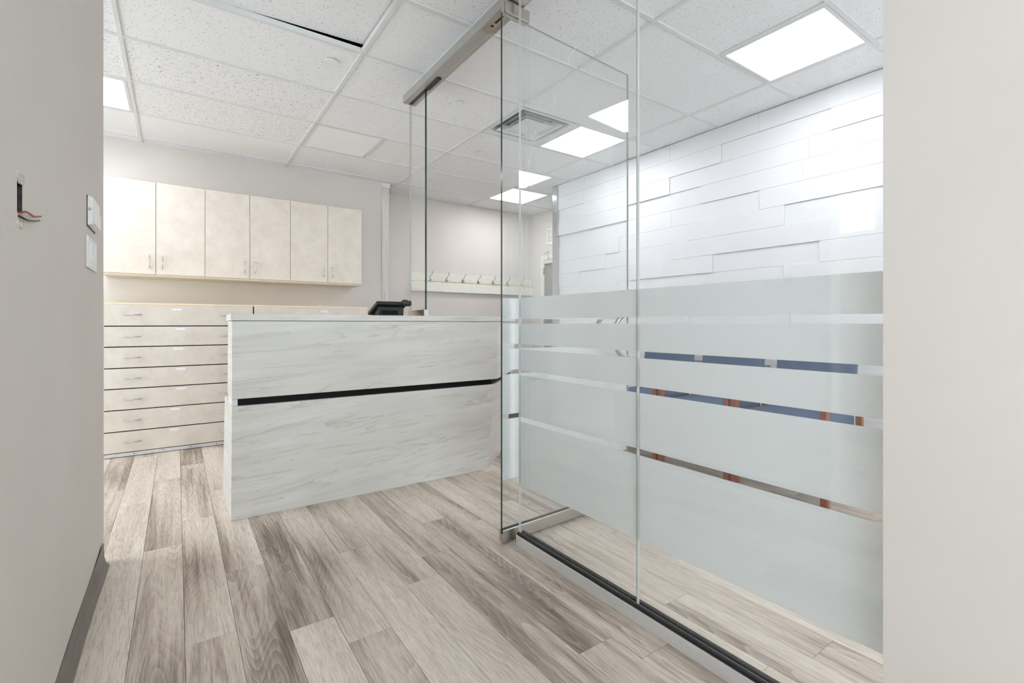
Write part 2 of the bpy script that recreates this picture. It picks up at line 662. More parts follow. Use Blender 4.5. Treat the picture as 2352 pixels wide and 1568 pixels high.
# unseen windows added behind the camera to flatten the light
wf = MB()
ADDED_FW = [(-1.5, 0.9, 0.3, 2.25), (1.8, 3.2, 0.3, 2.25)]
ya, yb = Y_FRONT - 0.12, Y_FRONT
wf.box(X_OUT - 0.1, X_HALL + 0.1, ya, yb, 0, 0.3).box(X_OUT - 0.1, X_HALL + 0.1, ya, yb, 2.25, CEIL + 0.14)
for a, b in ((X_OUT - 0.1, ADDED_FW[0][0]), (ADDED_FW[0][1], ADDED_FW[1][0]), (ADDED_FW[1][1], X_HALL + 0.1)):
    wf.box(a, b, ya, yb, 0.3, 2.25)
struct('wall_front', wf, 'wall')
for i, w in enumerate(ADDED_FW):
    t = 0.05
    f = MB()
    n = 3 if i == 0 else 2
    for k in range(n + 1):
        xm = w[0] + t / 2 + (w[1] - w[0] - t) * k / n
        f.box(xm - t / 2, xm + t / 2, ya + 0.03, yb - 0.01, w[2], w[3])
    f.box(w[0] + t, w[1] - t, ya + 0.031, yb - 0.011, w[2], w[2] + t).box(w[0] + t, w[1] - t, ya + 0.031, yb - 0.011, w[3] - t, w[3])
    win = struct('window_%d' % (i + 3), f, 'white_plastic')
    for k in range(n):
        xa_ = w[0] + t + (w[1] - w[0] - t) * k / n
        xb_ = w[0] + (w[1] - w[0] - t) * (k + 1) / n
        MB().box(xa_, xb_, ya + 0.06, ya + 0.066, w[2] + t, w[3] - t).build('pane', 'glass', win)
    l = portal('window_daylight', 0, 0, w[1] - w[0], w[2], w[3])
    l.location = ((w[0] + w[1]) / 2, ya - 0.01, (w[2] + w[3]) / 2)
    l.rotation_euler = (math.pi / 2, 0, 0)
    l.data.size, l.data.size_y = w[1] - w[0], w[3] - w[2]
wallbox('wall_back', X_OUT - 0.1, 1.976, Y_BACK, Y_BACK + 0.15)
wallbox('wall_far', 1.90, X_HALL + 0.1, Y_FAR, Y_FAR + 0.1, mat='wall_far')
# unseen wall on the far left with two openings
wm = MB()
W1 = (1.737, 2.20, 1.89, 2.36)
W2 = (2.75, 4.70, 0.25, 2.36)  # unseen opening added and enlarged for side daylight
xa, xb = X_OUT - 0.12, X_OUT
wm.box(xa, xb, Y_FRONT - 0.1, W1[0], 0, CEIL + 0.14)
wm.box(xa, xb, W1[0], W1[1], 0, W1[2])
wm.box(xa, xb, W1[0], W1[1], W1[3], CEIL + 0.14)
wm.box(xa, xb, W1[1], W2[0], 0, CEIL + 0.14)
wm.box(xa, xb, W2[0], W2[1], 0, W2[2])
wm.box(xa, xb, W2[0], W2[1], W2[3], CEIL + 0.14)
wm.box(xa, xb, W2[1], Y_BACK + 0.15, 0, CEIL + 0.14)
struct('wall_outer', wm, 'wall')
for i, w in enumerate((W1, W2)):
    t = 0.04
    f = MB()
    f.box(xa + 0.02, xb, w[0], w[0] + t, w[2], w[3]).box(xa + 0.02, xb, w[1] - t, w[1], w[2], w[3])
    f.box(xa + 0.02, xb, w[0] + t, w[1] - t, w[2], w[2] + t).box(xa + 0.02, xb, w[0] + t, w[1] - t, w[3] - t, w[3])
    win = struct('window_%d' % (i + 1), f, 'white_plastic')
    MB().box(xa + 0.05, xa + 0.056, w[0] + t, w[1] - t, w[2] + t, w[3] - t).build('pane', 'glass', win)
    portal('window_daylight', xa - 0.01, w[0], w[1], w[2], w[3])

# hall side wall with its door
wallbox('wall_side', X_HALL, X_HALL + 0.1, Y_FRONT, Y_FAR)
# near right wall
wallbox('wall_right', 1.248, 1.345, Y_FRONT, 0.392)
# left stub wall with a cut-out for a switch box
XL, YL0, YL1 = -0.26, 1.143, 2.715
hy0, hy1, hz0, hz1 = 1.344, 1.394, 1.250, 1.318
lw = MB()
lw.box(XL - 0.115, XL, YL0, hy0, 0, CEIL + 0.14)
lw.box(XL - 0.115, XL, hy1, YL1, 0, CEIL + 0.14)
lw.box(XL - 0.115, XL, hy0, hy1, 0, hz0)
lw.box(XL - 0.115, XL, hy0, hy1, hz1, CEIL + 0.14)
wl = struct('wall_left', lw, 'wall')
MB().box(XL - 0.003, XL + 0.0015, YL1 - 0.006, YL1 + 0.0015, 0.06, 1.16, 0.0007, 1).build('corner_bead', 'frame_cream', wl)

# peeling vinyl cove base along the left wall
bb = MB()
prof_n = 26
rows = []
for i in range(prof_n + 1):
    t = i / prof_n
    y = 1.15 + (2.66 - 1.15) * t
    wav = 0.004 * math.sin(t * 9.0) + 0.003 * math.sin(t * 23.0)
    peel = 0.006 + 0.010 * t * t
    top = 0.098 + 0.003 * math.sin(t * 14)
    ext = 0.0
    if t > 0.9:
        peel += 0.012 * (t - 0.9) / 0.1
    xt = XL + 0.002 + abs(wav) * 0.3 + 0.004 * max(0.0, t - 0.8) / 0.2
    toe = 0.007 + 0.012 * t
    ring = [(xt - 0.0025, y, top), (xt, y, top), (xt + 0.002, y, 0.045 + wav), (xt + 0.003 + toe * 0.25, y, 0.020), (xt + toe, y, 0.003),
            (xt + toe, y, 0.0005), (xt + 0.0005 + toe * 0.25, y, 0.016), (xt - 0.0015, y, 0.045 + wav)]
    rows.append([bb.bm.verts.new(p) for p in ring])
for a, b in zip(rows, rows[1:]):
    for k in range(8):
        bb.bm.faces.new([a[k], a[(k + 1) % 8], b[(k + 1) % 8], b[k]])
bb.bm.faces.new(rows[0][::-1])
bb.bm.faces.new(rows[-1])
struct('baseboard_left', bb, 'grey_vinyl')

# marble post at the end of the cupboard wall, small white soffit over it
struct('trim_1', MB().box(1.976, 2.066, Y_BACK - 0.012, Y_FAR, 0, 2.628, 0.002, 1), 'marble_v', (1.976, Y_BACK, 0))
struct('trim_2', MB().box(1.976, 2.072, Y_BACK - 0.03, Y_FAR, 2.628, CEIL + 0.004), 'tee')
# white panelled wall, built up from planks of uneven thickness
wp = struct('wall_panelled', MB().box(XW + 0.012, XW + 0.13, Y_FRONT, 4.408, 0, CEIL + 0.14), 'white_plank')
struct('trim_3', MB().box(XW - 0.03, XW + 0.132, 4.408, 4.494, 0, CEIL, 0.002, 1), 'chrome')
STEP, T0 = 0.1523, 0.012
COURSES = [
    [(1.986, 2), (2.814, 2), (3.949, 2), (4.406, 2)],
    [(1.477, 2), (2.304, 1), (3.966, 2), (4.406, 2)],
    [(1.62, 1), (2.819, 1), (3.966, 2), (4.406, 1)],
    [(1.666, 1), (2.503, 1), (3.322, 0), (4.406, 2)],
    [(1.986, 1), (2.814, 0), (4.406, 0)],
    [(1.797, 0), (2.633, 1), (3.451, 0), (4.306, 1), (4.406, 1)],
    [(2.814, 1), (3.64, 0), (4.406, 1)],
    [(1.557, 1), (2.39, 0), (3.30, 1), (4.052, 0), (4.406, 1)],
    [(1.80, 1), (3.474, 0), (4.321, 1), (4.406, 0)],
    [(1.33, 0), (2.16, 1), (3.1, 0), (4.406, 1)],
    [(1.75, 1), (2.62, 0), (3.6, 1), (4.406, 0)],
    [(1.40, 0), (2.98, 1), (3.5, 0), (4.406, 0)],
    [(1.41, 0), (2.975, 1), (4.0, 0), (4.406, 1)],
    [(1.9, 1), (2.7, 0), (3.6, 1), (4.406, 0)],
    [(1.5, 0), (2.4, 1), (3.3, 0), (4.406, 1)],
    [(2.1, 1), (3.0, 0), (4.406, 1)],
    [(1.7, 0), (2.6, 1), (3.7, 0), (4.406, 1)],
    [(2.2, 0), (3.4, 1), (4.406, 0)],
]
ztop = CEIL
for ci, c in enumerate(COURSES):
    zb = 2.534 - STEP * ci
    if zb < 0:
        zb = 0.0
    y = Y_FRONT
    js = [(0.55 + 0.11 * (ci % 4), ci % 2)] + c
    for (yj, lv) in js:
        th = 0.010 + 0.009 * lv
        MB().box(XW + 0.012 - th, XW + 0.012, y + 0.0006, yj - 0.0006, zb + 0.0006, ztop - 0.0006, 0.0008, 1).build('wall_plank', 'white_plank', wp)
        y = yj
    ztop = zb
    if zb <= 0:
        break

# door in the hall side wall
xd = X_HALL
d1 = MB()
d1.box(xd - 0.03, xd, 5.545, 5.625, 0, 2.035, 0.002, 1).box(xd - 0.03, xd, 4.62, 4.70, 0, 2.035, 0.002, 1).box(xd - 0.03, xd, 4.70, 5.545, 1.965, 2.035, 0.002, 1)
door1 = struct('door_1', d1, 'frame_cream', (xd, 5.12, 0))
MB().box(xd - 0.018, xd - 0.002, 4.702, 5.543, 0.008, 1.963).build('leaf', 'door_brown', door1)
for z in (0.25, 1.0, 1.80):
    MB().box(xd - 0.036, xd - 0.017, 5.535, 5.555, z - 0.05, z + 0.05).disc((xd - 0.036, 5.547, z - 0.05), 0.008, 0.1).build('hinge', 'nickel', door1)
cl = MB().box(xd - 0.075, xd - 0.019, 5.12, 5.50, 1.90, 1.955, 0.004, 1).build('door_closer', 'alu', door1)
MB().tube([(xd - 0.05, 5.42, 1.958), (xd - 0.16, 5.28, 2.045), (xd - 0.03, 5.53, 2.06)], 0.008, 6).build('closer_arm', 'nickel', cl)

# framed louvre grille above that door
g = thing('wall_grille', (xd, 5.35, 2.15), 'cream framed louvre grille high on the hall wall above the brown door', 'vent')
gf = MB()
gf.box(xd - 0.014, xd, 5.465, 5.50, 2.18, 2.42, 0.001, 1).box(xd - 0.014, xd, 5.10, 5.135, 2.18, 2.42, 0.001, 1)
gf.box(xd - 0.014, xd, 5.135, 5.465, 2.385, 2.42).box(xd - 0.014, xd, 5.135, 5.465, 2.18, 2.215)
gf.build('frame', 'frame_cream', g)
MB().box(xd - 0.002, xd, 5.135, 5.465, 2.215, 2.385).build('backing', 'dark_gap', g)
for i in range(6):
    z = 2.228 + i * 0.028
    MB().hexa([(xd - 0.012, 5.136, z - 0.012), (xd - 0.009, 5.136, z - 0.014), (xd - 0.009, 5.464, z - 0.014), (xd - 0.012, 5.464, z - 0.012),
               (xd - 0.004, 5.136, z + 0.013), (xd - 0.002, 5.136, z + 0.012), (xd - 0.002, 5.464, z + 0.012), (xd - 0.004, 5.464, z + 0.013)]).build('slat', 'frame_cream', g)

# ------------------------------------------------------------------ ceiling fixtures
for (x0, x1, y0, y1, kind, label) in FIX:
    cx, cy = (x0 + x1) / 2, (y0 + y1) / 2
    a0, a1, b0, b1 = x0 + 0.014, x1 - 0.014, y0 + 0.014, y1 - 0.014
    if kind in ('lit', 'off'):
        t = thing('ceiling_light', (cx, cy, CEIL), label, 'light', 'lit ceiling panels' if kind == 'lit' else None)
        w = 0.020
        f = MB()
        f.box(a0, a0 + w, b0, b1, CEIL + 0.0005, CEIL + 0.05).box(a1 - w, a1, b0, b1, CEIL + 0.0005, CEIL + 0.05)
        f.box(a0 + w, a1 - w, b0, b0 + w, CEIL + 0.0005, CEIL + 0.05).box(a0 + w, a1 - w, b1 - w, b1, CEIL + 0.0005, CEIL + 0.05)
        f.build('frame', 'tee', t)
        MB().box(a0 + w, a1 - w, b0 + w, b1 - w, CEIL + 0.004, CEIL + 0.008).build('lens', 'lamp' if kind == 'lit' else 'lens_off', t)
        MB().box(a0, a1, b0, b1, CEIL + 0.05, CEIL + 0.08).build('housing', 'tee', t)
    else:
        t = thing('air_diffuser', (cx, cy, CEIL), label, 'vent')

        def sq(h, z):
            return [(cx - h, cy - h, z), (cx + h, cy - h, z), (cx + h, cy + h, z), (cx - h, cy + h, z)]

        def ring(mb, h0, z0, h1, z1, th):
            a, b = sq(h0, z0), sq(h1, z1)
            c, d = sq(h0 - 0.002, z0 + th), sq(h1 - 0.002, z1 + th)
            A = [[mb.bm.verts.new(p) for p in q] for q in (a, b, d, c)]
            for k in range(4):
                j = (k + 1) % 4
                for q in range(4):
                    p, r = A[q], A[(q + 1) % 4]
                    mb.bm.faces.new([p[k], p[j], r[j], r[k]])
            return mb
        H0 = (a1 - a0) / 2
        ring(MB(), H0, CEIL, H0 - 0.035, CEIL + 0.003, 0.004).build('frame', 'tee', t)
        ring(MB(), H0 - 0.036, CEIL + 0.003, H0 - 0.05, CEIL + 0.09, 0.002).build('throat', 'tee', t)
        MB().box(a0, a1, b0, b1, CEIL + 0.092, CEIL + 0.1).build('duct_cover', 'plenum', t)
        ring(MB(), 0.205, CEIL + 0.004, 0.165, CEIL + 0.05, 0.003).build('louvre', 'tee', t)
        ring(MB(), 0.150, CEIL + 0.004, 0.115, CEIL + 0.05, 0.003).build('louvre', 'tee', t)
        MB().box(cx - 0.125, cx + 0.125, cy - 0.125, cy + 0.125, CEIL + 0.006, CEIL + 0.012).build('plate', 'tee', t)

for (x, y, lb) in ((0.799, 3.138, 'white round ceiling cover plate above the counter, next to the askew tile'),
                   (1.737, 3.195, 'white round ceiling cover plate seen beside the free-standing counter glass'),
                   (2.416, 3.995, 'white round ceiling cover plate behind the air diffuser'),
                   (2.424, 5.122, 'white round ceiling cover plate farthest back, near the coat rack')):
    t = thing('sprinkler_cover', (x, y, CEIL), lb, 'sprinkler cover', 'round ceiling cover plates')
    MB().disc((x, y, CEIL - 0.004), 0.042, 0.004, 'z', 32, 0.001).build('plate', 'white_plastic', t)
    MB().disc((x, y, CEIL), 0.030, 0.008, 'z', 24).build('collar', 'plastic_shadow', t)


# ------------------------------------------------------------------ glass partition
def pane(mb, x0, x1, y0, y1, z0, z1, axis, dark=None):
    mb.box(x0, x1, y0, y1, z0, z1)
    for f in mb.bm.faces:
        n = f.normal
        f.normal_update()
        n = f.normal
        f.material_index = 0 if abs(n['xyz'.index(axis)]) > 0.9 else 1
        if dark and Vector(dark).dot(n) > 0.9:
            f.material_index = 2
    return mb


BANDS = [(1.053, 1.151), (0.933, 1.030), (0.810, 0.910), (0.592, 0.788), (0.273, 0.570)]
XG = 1.32
HB = 2.552   # underside of the header
for (ya, yb, lb) in ((1.126, 1.828, 'fixed clear glass panel with frosted stripes beside the open glass door'),
                     (0.396, 1.123, 'fixed clear glass panel with frosted stripes meeting the near right wall')):
    t = thing('glass_screen', (XG, (ya + yb) / 2, 0.05), lb, 'glass panel', 'fixed panels of the glass partition')
    pane(MB(), XG - 0.006, XG + 0.006, ya, yb, 0.05, HB - 0.0005, 'x').build('pane', ['glass', 'edge_light'], t)
    for (z0, z1) in BANDS:
        MB().box(XG + 0.0063, XG + 0.0069, ya + 0.0008, yb - 0.0008, z0, z1).build('frosted_stripe', 'film', t)
    if ya > 1:
        # tape residue and scratches on the glass
        sx = XG - 0.0065
        for pts in ([(1.485, 2.09), (1.47, 2.12), (1.44, 2.135), (1.40, 2.142)],
                    [(1.56, 2.00), (1.57, 1.97), (1.575, 1.94)],
                    [(1.63, 1.78), (1.62, 1.80), (1.60, 1.812), (1.575, 1.815)],
                    [(1.705, 1.90), (1.70, 1.88), (1.692, 1.865)],
                    [(1.745, 1.79), (1.748, 1.76), (1.75, 1.73)],
                    [(1.66, 1.46), (1.63, 1.465), (1.60, 1.462)],
                    [(1.27, 2.15), (1.262, 2.135), (1.245, 2.13)]):
            MB().tube([(sx, y, z) for y, z in pts], [0.0004] + [0.0011] * (len(pts) - 2) + [0.0004], 5).build('scratch', 'scuff', t)
    MB().box(XG - 0.0035, XG + 0.0035, yb - 0.0002, yb + 0.0028, 0.06, HB).build('joint_seal', 'edge_light', t)

r = thing('base_channel', (XG, 1.1, 0), 'satin metal floor channel with black gasket under the fixed glass panels', 'floor channel')
MB().box(1.296, 1.346, 0.392, 1.826, 0, 0.0465, 0.001, 1).build('rail', 'alu', r)
MB().box(1.300, 1.313, 0.394, 1.824, 0.046, 0.059, 0.002, 1).build('gasket', 'gasket', r)
MB().box(1.327, 1.342, 0.394, 1.824, 0.046, 0.059, 0.002, 1).build('gasket', 'gasket', r)

h = thing('glass_header', (1.328, 1.8, HB), 'satin metal overhead bar running from the door pivot to the counter glass', 'header bar')
MB().box(1.282, 1.322, 0.392, 3.155, HB, HB + 0.052, 0.001, 1).box(1.346, 1.374, 0.392, 3.155, HB, HB + 0.052, 0.001, 1)\
    .box(1.322, 1.346, 0.392, 2.87, HB + 0.001, HB + 0.052).box(1.322, 1.346, 2.87, 3.155, HB + 0.03, HB + 0.052).build('bar', 'header_metal', h)
MB().box(1.3222, 1.3285, 2.878, 3.154, HB + 0.0004, HB + 0.03).box(1.3415, 1.3458, 2.878, 3.154, HB + 0.0004, HB + 0.03).build('slot_gasket', 'gasket', h)
MB().box(1.318, 1.349, 2.695, 2.875, HB - 0.008, HB + 0.0005, 0.003, 1).build('stop_bumper', 'black_plastic', h)
MB().box(1.340, 1.372, 0.392, 3.14, HB + 0.052, CEIL + 0.006).build('mount_plate', 'tee', h)
MB().box(1.290, 1.3655, 1.66, 2.14, HB - 0.0012, HB + 0.0005).build('pivot_plate', 'steel', h)
MB().box(1.318, 1.330, 1.975, 2.045, HB - 0.0022, HB - 0.001).disc((1.324, 2.075, HB - 0.0022), 0.008, 0.001).build('latch_slot', 'gasket', h)

# the open pivot door
PX, PY = 1.325, 1.878
dr = thing('glass_door', (PX, PY, 0), 'clear glass pivot door with frosted stripes standing open behind the fixed glass', 'door')
dx0, dx1 = 1.247, 2.172
pane(MB(), dx0, dx1, PY - 0.006, PY + 0.006, 0.055, 2.487, 'y', (-1, 0, 0)).build('pane', ['glass', 'edge_light', 'edge_dark'], dr)
DB = [(1.053, 1.151), (0.933, 1.030), (0.810, 0.910), (0.600, 0.790), (0.292, 0.578)]
for (z0, z1) in DB:
    MB().box(dx0 + 0.0005, dx1 - 0.0005, PY + 0.0063, PY + 0.0069, z0, z1).build('frosted_stripe', 'film', dr)
MB().box(dx0, dx1, PY - 0.019, PY - 0.007, 0.010, 0.066, 0.002, 1).box(dx0, dx1, PY + 0.007, PY + 0.019, 0.010, 0.066, 0.002, 1)\
    .box(dx0 + 0.003, dx1 - 0.003, PY - 0.007, PY + 0.007, 0.010, 0.045).build('bottom_rail', 'steel', dr)
MB().box(dx0 + 0.004, dx1, PY - 0.0085, PY + 0.0085, 0.0655, 0.068).build('rail_gasket', 'gasket', dr)
MB().box(1.258, 1.405, PY - 0.020, PY - 0.0062, 2.487, 2.545, 0.003, 1).box(1.258, 1.405, PY + 0.0072, PY + 0.020, 2.487, 2.545, 0.003, 1)\
    .box(1.258, 1.405, PY - 0.0062, PY + 0.0072, 2.4872, 2.54).build('patch_fitting', 'steel', dr)
MB().disc((PX, PY, 0.0), 0.022, 0.0105).build('floor_pivot', 'nickel', dr)
for sgn in (-1, 1):
    yh = PY + sgn * 0.068
    pts = []
    cxh, czh, rh = 2.09, 0.96, 0.122
    for i in range(17):
        a = math.radians(90 + 180 * i / 16)
        pts.append((cxh + rh * math.cos(a), yh, czh + rh * math.sin(a)))
    hm = MB().tube(pts, 0.012, 10)
    for z in (czh + rh, czh - rh):
        hm.tube([(cxh, yh, z), (cxh, PY + sgn * 0.0065, z)], 0.010, 10)
    hm.build('pull_handle', 'nickel', dr, smooth=True)
dr.rotation_euler = (0, 0, math.radians(3.3))

# ------------------------------------------------------------------ reception counter
YF = 2.893
rc = thing('reception_counter', (1.05, 3.1, 0), 'pale streaked laminate reception counter with black reveal strip and angled right end', 'counter')


def plan(x0, xr, y0, y1, ch):
    return [(x0, y0), (xr, y0), (xr + ch, y0 + ch), (xr + ch, y1 + ch * 0.55), (xr + ch - 0.12, y1 + ch * 0.55), (xr - 0.02, y1), (x0, y1)]


lo = [(x, y, 0.0) for x, y in plan(0.232, 1.806, YF, 3.425, 0.50)]
hi = [(x, y, 0.596) for x, y in plan(0.236, 1.868, YF, 3.345, 0.50)]
MB().prism(lo, hi, 0.0015).build('lower_body', 'marble', rc)
lo = [(x, y, 0.596) for x, y in plan(0.264, 1.852, YF + 0.022, 3.13, 0.50)]
hi = [(x, y, 0.634) for x, y in plan(0.264, 1.852, YF + 0.022, 3.13, 0.50)]
MB().prism(lo, hi).build('reveal_strip', 'black_laminate', rc)
lo = [(x, y, 0.634) for x, y in plan(0.236, 1.890, YF, 3.155, 0.50)]
hi = [(x, y, 1.0435) for x, y in plan(0.236, 1.892, YF, 3.125, 0.50)]
MB().prism(lo, hi, 0.0015).build('upper_body', 'marble', rc)
lo = [(x, y, 1.046) for x, y in plan(0.231, 1.897, YF - 0.004, 3.17, 0.50)]
hi = [(x, y, 1.081) for x, y in plan(0.231, 1.897, YF - 0.004, 3.17, 0.50)]
MB().prism(lo, hi, 0.0015).build('countertop', 'marble', rc)
lo = [(x, y, 1.0436) for x, y in plan(0.2375, 1.8905, YF + 0.0015, 3.12, 0.499)]
hi = [(x, y, 1.0459) for x, y in plan(0.2375, 1.8905, YF + 0.0015, 3.12, 0.499)]
MB().prism(lo, hi).build('shadow_gap', 'black_laminate', rc)  # black strip standing in for the shade between slab and body
# white side cheek of the reveal
MB().box(0.238, 0.2645, YF + 0.023, 3.12, 0.597, 0.633).build('reveal_cheek', 'tee', rc)

# glass standing on the counter
cg = thing('counter_glass', (1.335, 3.01, 1.081), 'narrow clear glass panel clamped upright on the countertop', 'glass panel')
pane(MB(), 1.329, 1.341, 2.898, 3.15, 1.085, HB + 0.011, 'x', (0, -1, 0)).build('pane', ['glass', 'edge_light', 'edge_dark'], cg)
MB().box(1.318, 1.3285, 2.890, 3.153, 1.081, 1.121, 0.001, 1).box(1.3415, 1.352, 2.890, 3.153, 1.081, 1.121, 0.001, 1)\
    .box(1.3285, 1.3415, 2.890, 2.897, 1.081, 1.121).build('clamp', 'steel', cg)

# desk phone seen from behind
ph = thing('desk_phone', (1.15, 3.06, 1.081), 'black desk phone seen from behind on the countertop', 'telephone')
zt = 1.081


def slab(x0, x1, ya, za, yb, zb, th):
    """tilted slab: high edge at (ya,za), low edge at (yb,zb)"""
    d = Vector((0, yb - ya, zb - za)).normalized()
    n = Vector((0, -d.z, d.y))
    if n.z > 0:
        n = -n
    o = n * th
    P = lambda x, y, z, q: (x + q.x, y + q.y, z + q.z)
    z0 = Vector((0, 0, 0))
    return [P(x0, ya, za, o), P(x1, ya, za, o), P(x1, yb, zb, o), P(x0, yb, zb, o), P(x0, ya, za, z0), P(x1, ya, za, z0), P(x1, yb, zb, z0), P(x0, yb, zb, z0)]


MB().hexa(slab(1.032, 1.235, 2.968, zt + 0.092, 3.142, zt + 0.026, 0.022), 0.003).build('body', 'black_plastic', ph)
MB().hexa([(1.055, 3.005, zt), (1.225, 3.005, zt), (1.225, 3.135, zt), (1.055, 3.135, zt),
           (1.055, 3.000, zt + 0.058), (1.225, 3.000, zt + 0.058), (1.225, 3.135, zt + 0.008), (1.055, 3.135, zt + 0.008)], 0.003).build('foot_stand', 'black_plastic', ph)
hs = MB().hexa(slab(1.200, 1.262, 2.958, zt + 0.100, 3.000, zt + 0.090, 0.030), 0.006)
hs.hexa(slab(1.212, 1.250, 2.990, zt + 0.108, 3.115, zt + 0.060, 0.018), 0.005)
hs.hexa(slab(1.205, 1.258, 3.095, zt + 0.068, 3.150, zt + 0.046, 0.028), 0.006)
hs.build('handset', 'black_plastic', ph)
MB().box(1.075, 1.185, 3.002, 3.0045, zt + 0.008, zt + 0.035).build('cable_recess', 'black_laminate', ph)

# ------------------------------------------------------------------ drawer units and cupboards
YD = 4.752
DZ = [1.187, 1.0105, 0.850, 0.686, 0.527, 0.363, 0.198, 0.034]
unit_lbl = ('wide cream seven-drawer unit by the left wall with small label stickers', 'wide cream drawer unit mostly hidden behind the reception counter')


def handle(mb, c, length, axis, proj=0.032, r=0.0042):
    x, y, z = c
    hl = length / 2
    if axis == 'x':
        pts = [(x - hl, y, z), (x - hl, y - proj + 0.006, z), (x - hl + 0.006, y - proj, z), (x + hl - 0.006, y - proj, z), (x + hl, y - proj + 0.006, z), (x + hl, y, z)]
    else:
        pts = [(x, y, z - hl), (x, y - proj + 0.006, z - hl), (x, y - proj, z - hl + 0.006), (x, y - proj, z + hl - 0.006), (x, y - proj + 0.006, z + hl), (x, y, z + hl)]
    return mb.tube(pts, r, 8)


rl = random.Random(3)
for ui, (x0, x1) in enumerate(((-0.545, 0.548), (0.556, 1.56))):
    u = thing('drawer_unit', ((x0 + x1) / 2, (YD + Y_BACK) / 2, 0), unit_lbl[ui], 'drawers', 'cream drawer units')
    MB().box(x0, x1, YD + 0.02, Y_BACK - 0.002, 0.034, 1.178).build('carcass', 'dark_gap', u)
    MB().box(x0, x0 + 0.016, YD + 0.018, Y_BACK - 0.003, 0.0, 1.179).build('side_panel', 'cream', u)
    MB().box(x1 - 0.016, x1, YD + 0.018, Y_BACK - 0.003, 0.0, 1.179).build('side_panel', 'cream', u)
    MB().box(x0, x1, YD - 0.001, Y_BACK - 0.002, 1.1795, 1.192, 0.001, 1).build('top_panel', 'oak_edge', u)
    MB().box(x0, x1, YD + 0.006, YD + 0.0175, 0.004, 0.032, 0.001, 1).build('kick_strip', 'alu', u)
    for q in range(6):
        xs = x0 + 0.09 + q * (x1 - x0 - 0.18) / 5
        MB().disc((xs, YD + 0.0045, 0.02), 0.004, 0.002, 'y', 10).build('screw', 'gasket', u)
    for k in range(7):
        zt_, zb_ = DZ[k] - (0.008 if k == 0 else 0.004), DZ[k + 1] + 0.004
        d = MB().box(x0 + 0.001, x1 - 0.001, YD, YD + 0.0195, zb_, zt_, 0.0008, 1).build('drawer', 'cream', u)
        hz = zb_ + (zt_ - zb_) * (0.52 if k == 0 else 0.50)
        for hx in (x0 + 0.263, x1 - 0.19):
            handle(MB(), (hx, YD + 0.001, hz), 0.100, 'x').build('handle', 'nickel', d, smooth=True)
        lx = x0 + 0.55 + rl.uniform(-0.02, 0.05)
        lz = zt_ - 0.034 if k == 0 else zt_ - 0.020
        MB().box(lx - 0.032, lx + 0.032, YD - 0.0006, YD, lz - 0.008, lz + 0.008).build('label_sticker', 'sticker', d)

YC = 5.20
doors = [-0.505, -0.149, 0.212, 0.573, 0.930, 1.290, 1.644]
cl_ = ('cream two-door wall cupboard cut off by the left wall', 'cream two-door wall cupboard in the middle of the row', 'cream two-door wall cupboard at the free right end of the row')
for i in range(3):
    xa, xm, xb = doors[2 * i], doors[2 * i + 1], doors[2 * i + 2]
    c = thing('wall_cupboard', (xm, (YC + Y_BACK) / 2, 1.44), cl_[i], 'cupboard', 'cream wall cupboards')
    MB().box(xa, xb, YC + 0.021, Y_BACK - 0.002, 1.440, 2.254, 0.001, 1).build('carcass', 'cream', c)
    for (a, b, s) in ((xa, xm, 1), (xm, xb, -1)):
        d = MB().box(a + 0.0018, b - 0.0018, YC, YC + 0.0195, 1.4585, 2.2555, 0.001, 1).build('door', 'cream', c)
        hx = (b - 0.045) if s > 0 else (a + 0.045)
        handle(MB(), (hx, YC + 0.001, 1.565), 0.100, 'z').build('handle', 'nickel', d, smooth=True)

rg = MB()
pts = [(1.19 + 0.014 * math.cos(a), 5.1, 1.205 + 0.013 * math.sin(a)) for a in [2 * math.pi * k / 16 for k in range(17)]]
rg.tube(pts, 0.0025, 6)
tag(rg.build('white_ring', 'white_plastic', None, (1.19, 5.1, 1.192)), 'small white plastic ring standing on the hidden drawer unit', 'ring')

# ------------------------------------------------------------------ coat rack in the hall
ck = thing('coat_rack', (3.48, Y_FAR, 1.45), 'cream wall coat rack board with seven metal hooks', 'coat rack')
yr = Y_FAR - 0.002
MB().box(2.492, 4.466, yr - 0.022, yr, 1.596, 1.697, 0.002, 1).build('hook_board', 'frame_cream', ck)
MB().box(2.52, 4.45, yr - 0.012, yr, 1.58, 1.598).build('groove_back', 'oak_edge', ck)
MB().hexa([(2.492, yr - 0.040, 1.456), (4.466, yr - 0.040, 1.456), (4.466, yr, 1.456), (2.492, yr, 1.456),
           (2.492, yr - 0.024, 1.584), (4.466, yr - 0.024, 1.584), (4.466, yr, 1.584), (2.492, yr, 1.584)], 0.002).build('lower_board', 'frame_cream', ck)
for x in (2.75, 2.995, 3.247, 3.494, 3.741, 3.992, 4.237):
    hk = MB()
    z = 1.605
    yb_ = yr - 0.022
    hk.disc((x, yb_ - 0.005, z + 0.012), 0.016, 0.005, 'y', 14, 0.001)
    hk.tube([(x, yb_ - 0.005, z + 0.03), (x, yb_ - 0.022, z + 0.04), (x + 0.004, yb_ - 0.060, z + 0.068), (x + 0.006, yb_ - 0.078, z + 0.095), (x + 0.006, yb_ - 0.076, z + 0.115)],
            [0.006, 0.005, 0.0045, 0.005, 0.0075], 8)
    hk.tube([(x, yb_ - 0.005, z + 0.004), (x, yb_ - 0.014, z - 0.010), (x + 0.002, yb_ - 0.034, z - 0.010), (x + 0.003, yb_ - 0.044, z + 0.006), (x + 0.003, yb_ - 0.045, z + 0.018)],
            [0.006, 0.005, 0.005, 0.006, 0.008], 8)
    hk.build('hook', 'chrome', ck, smooth=True)

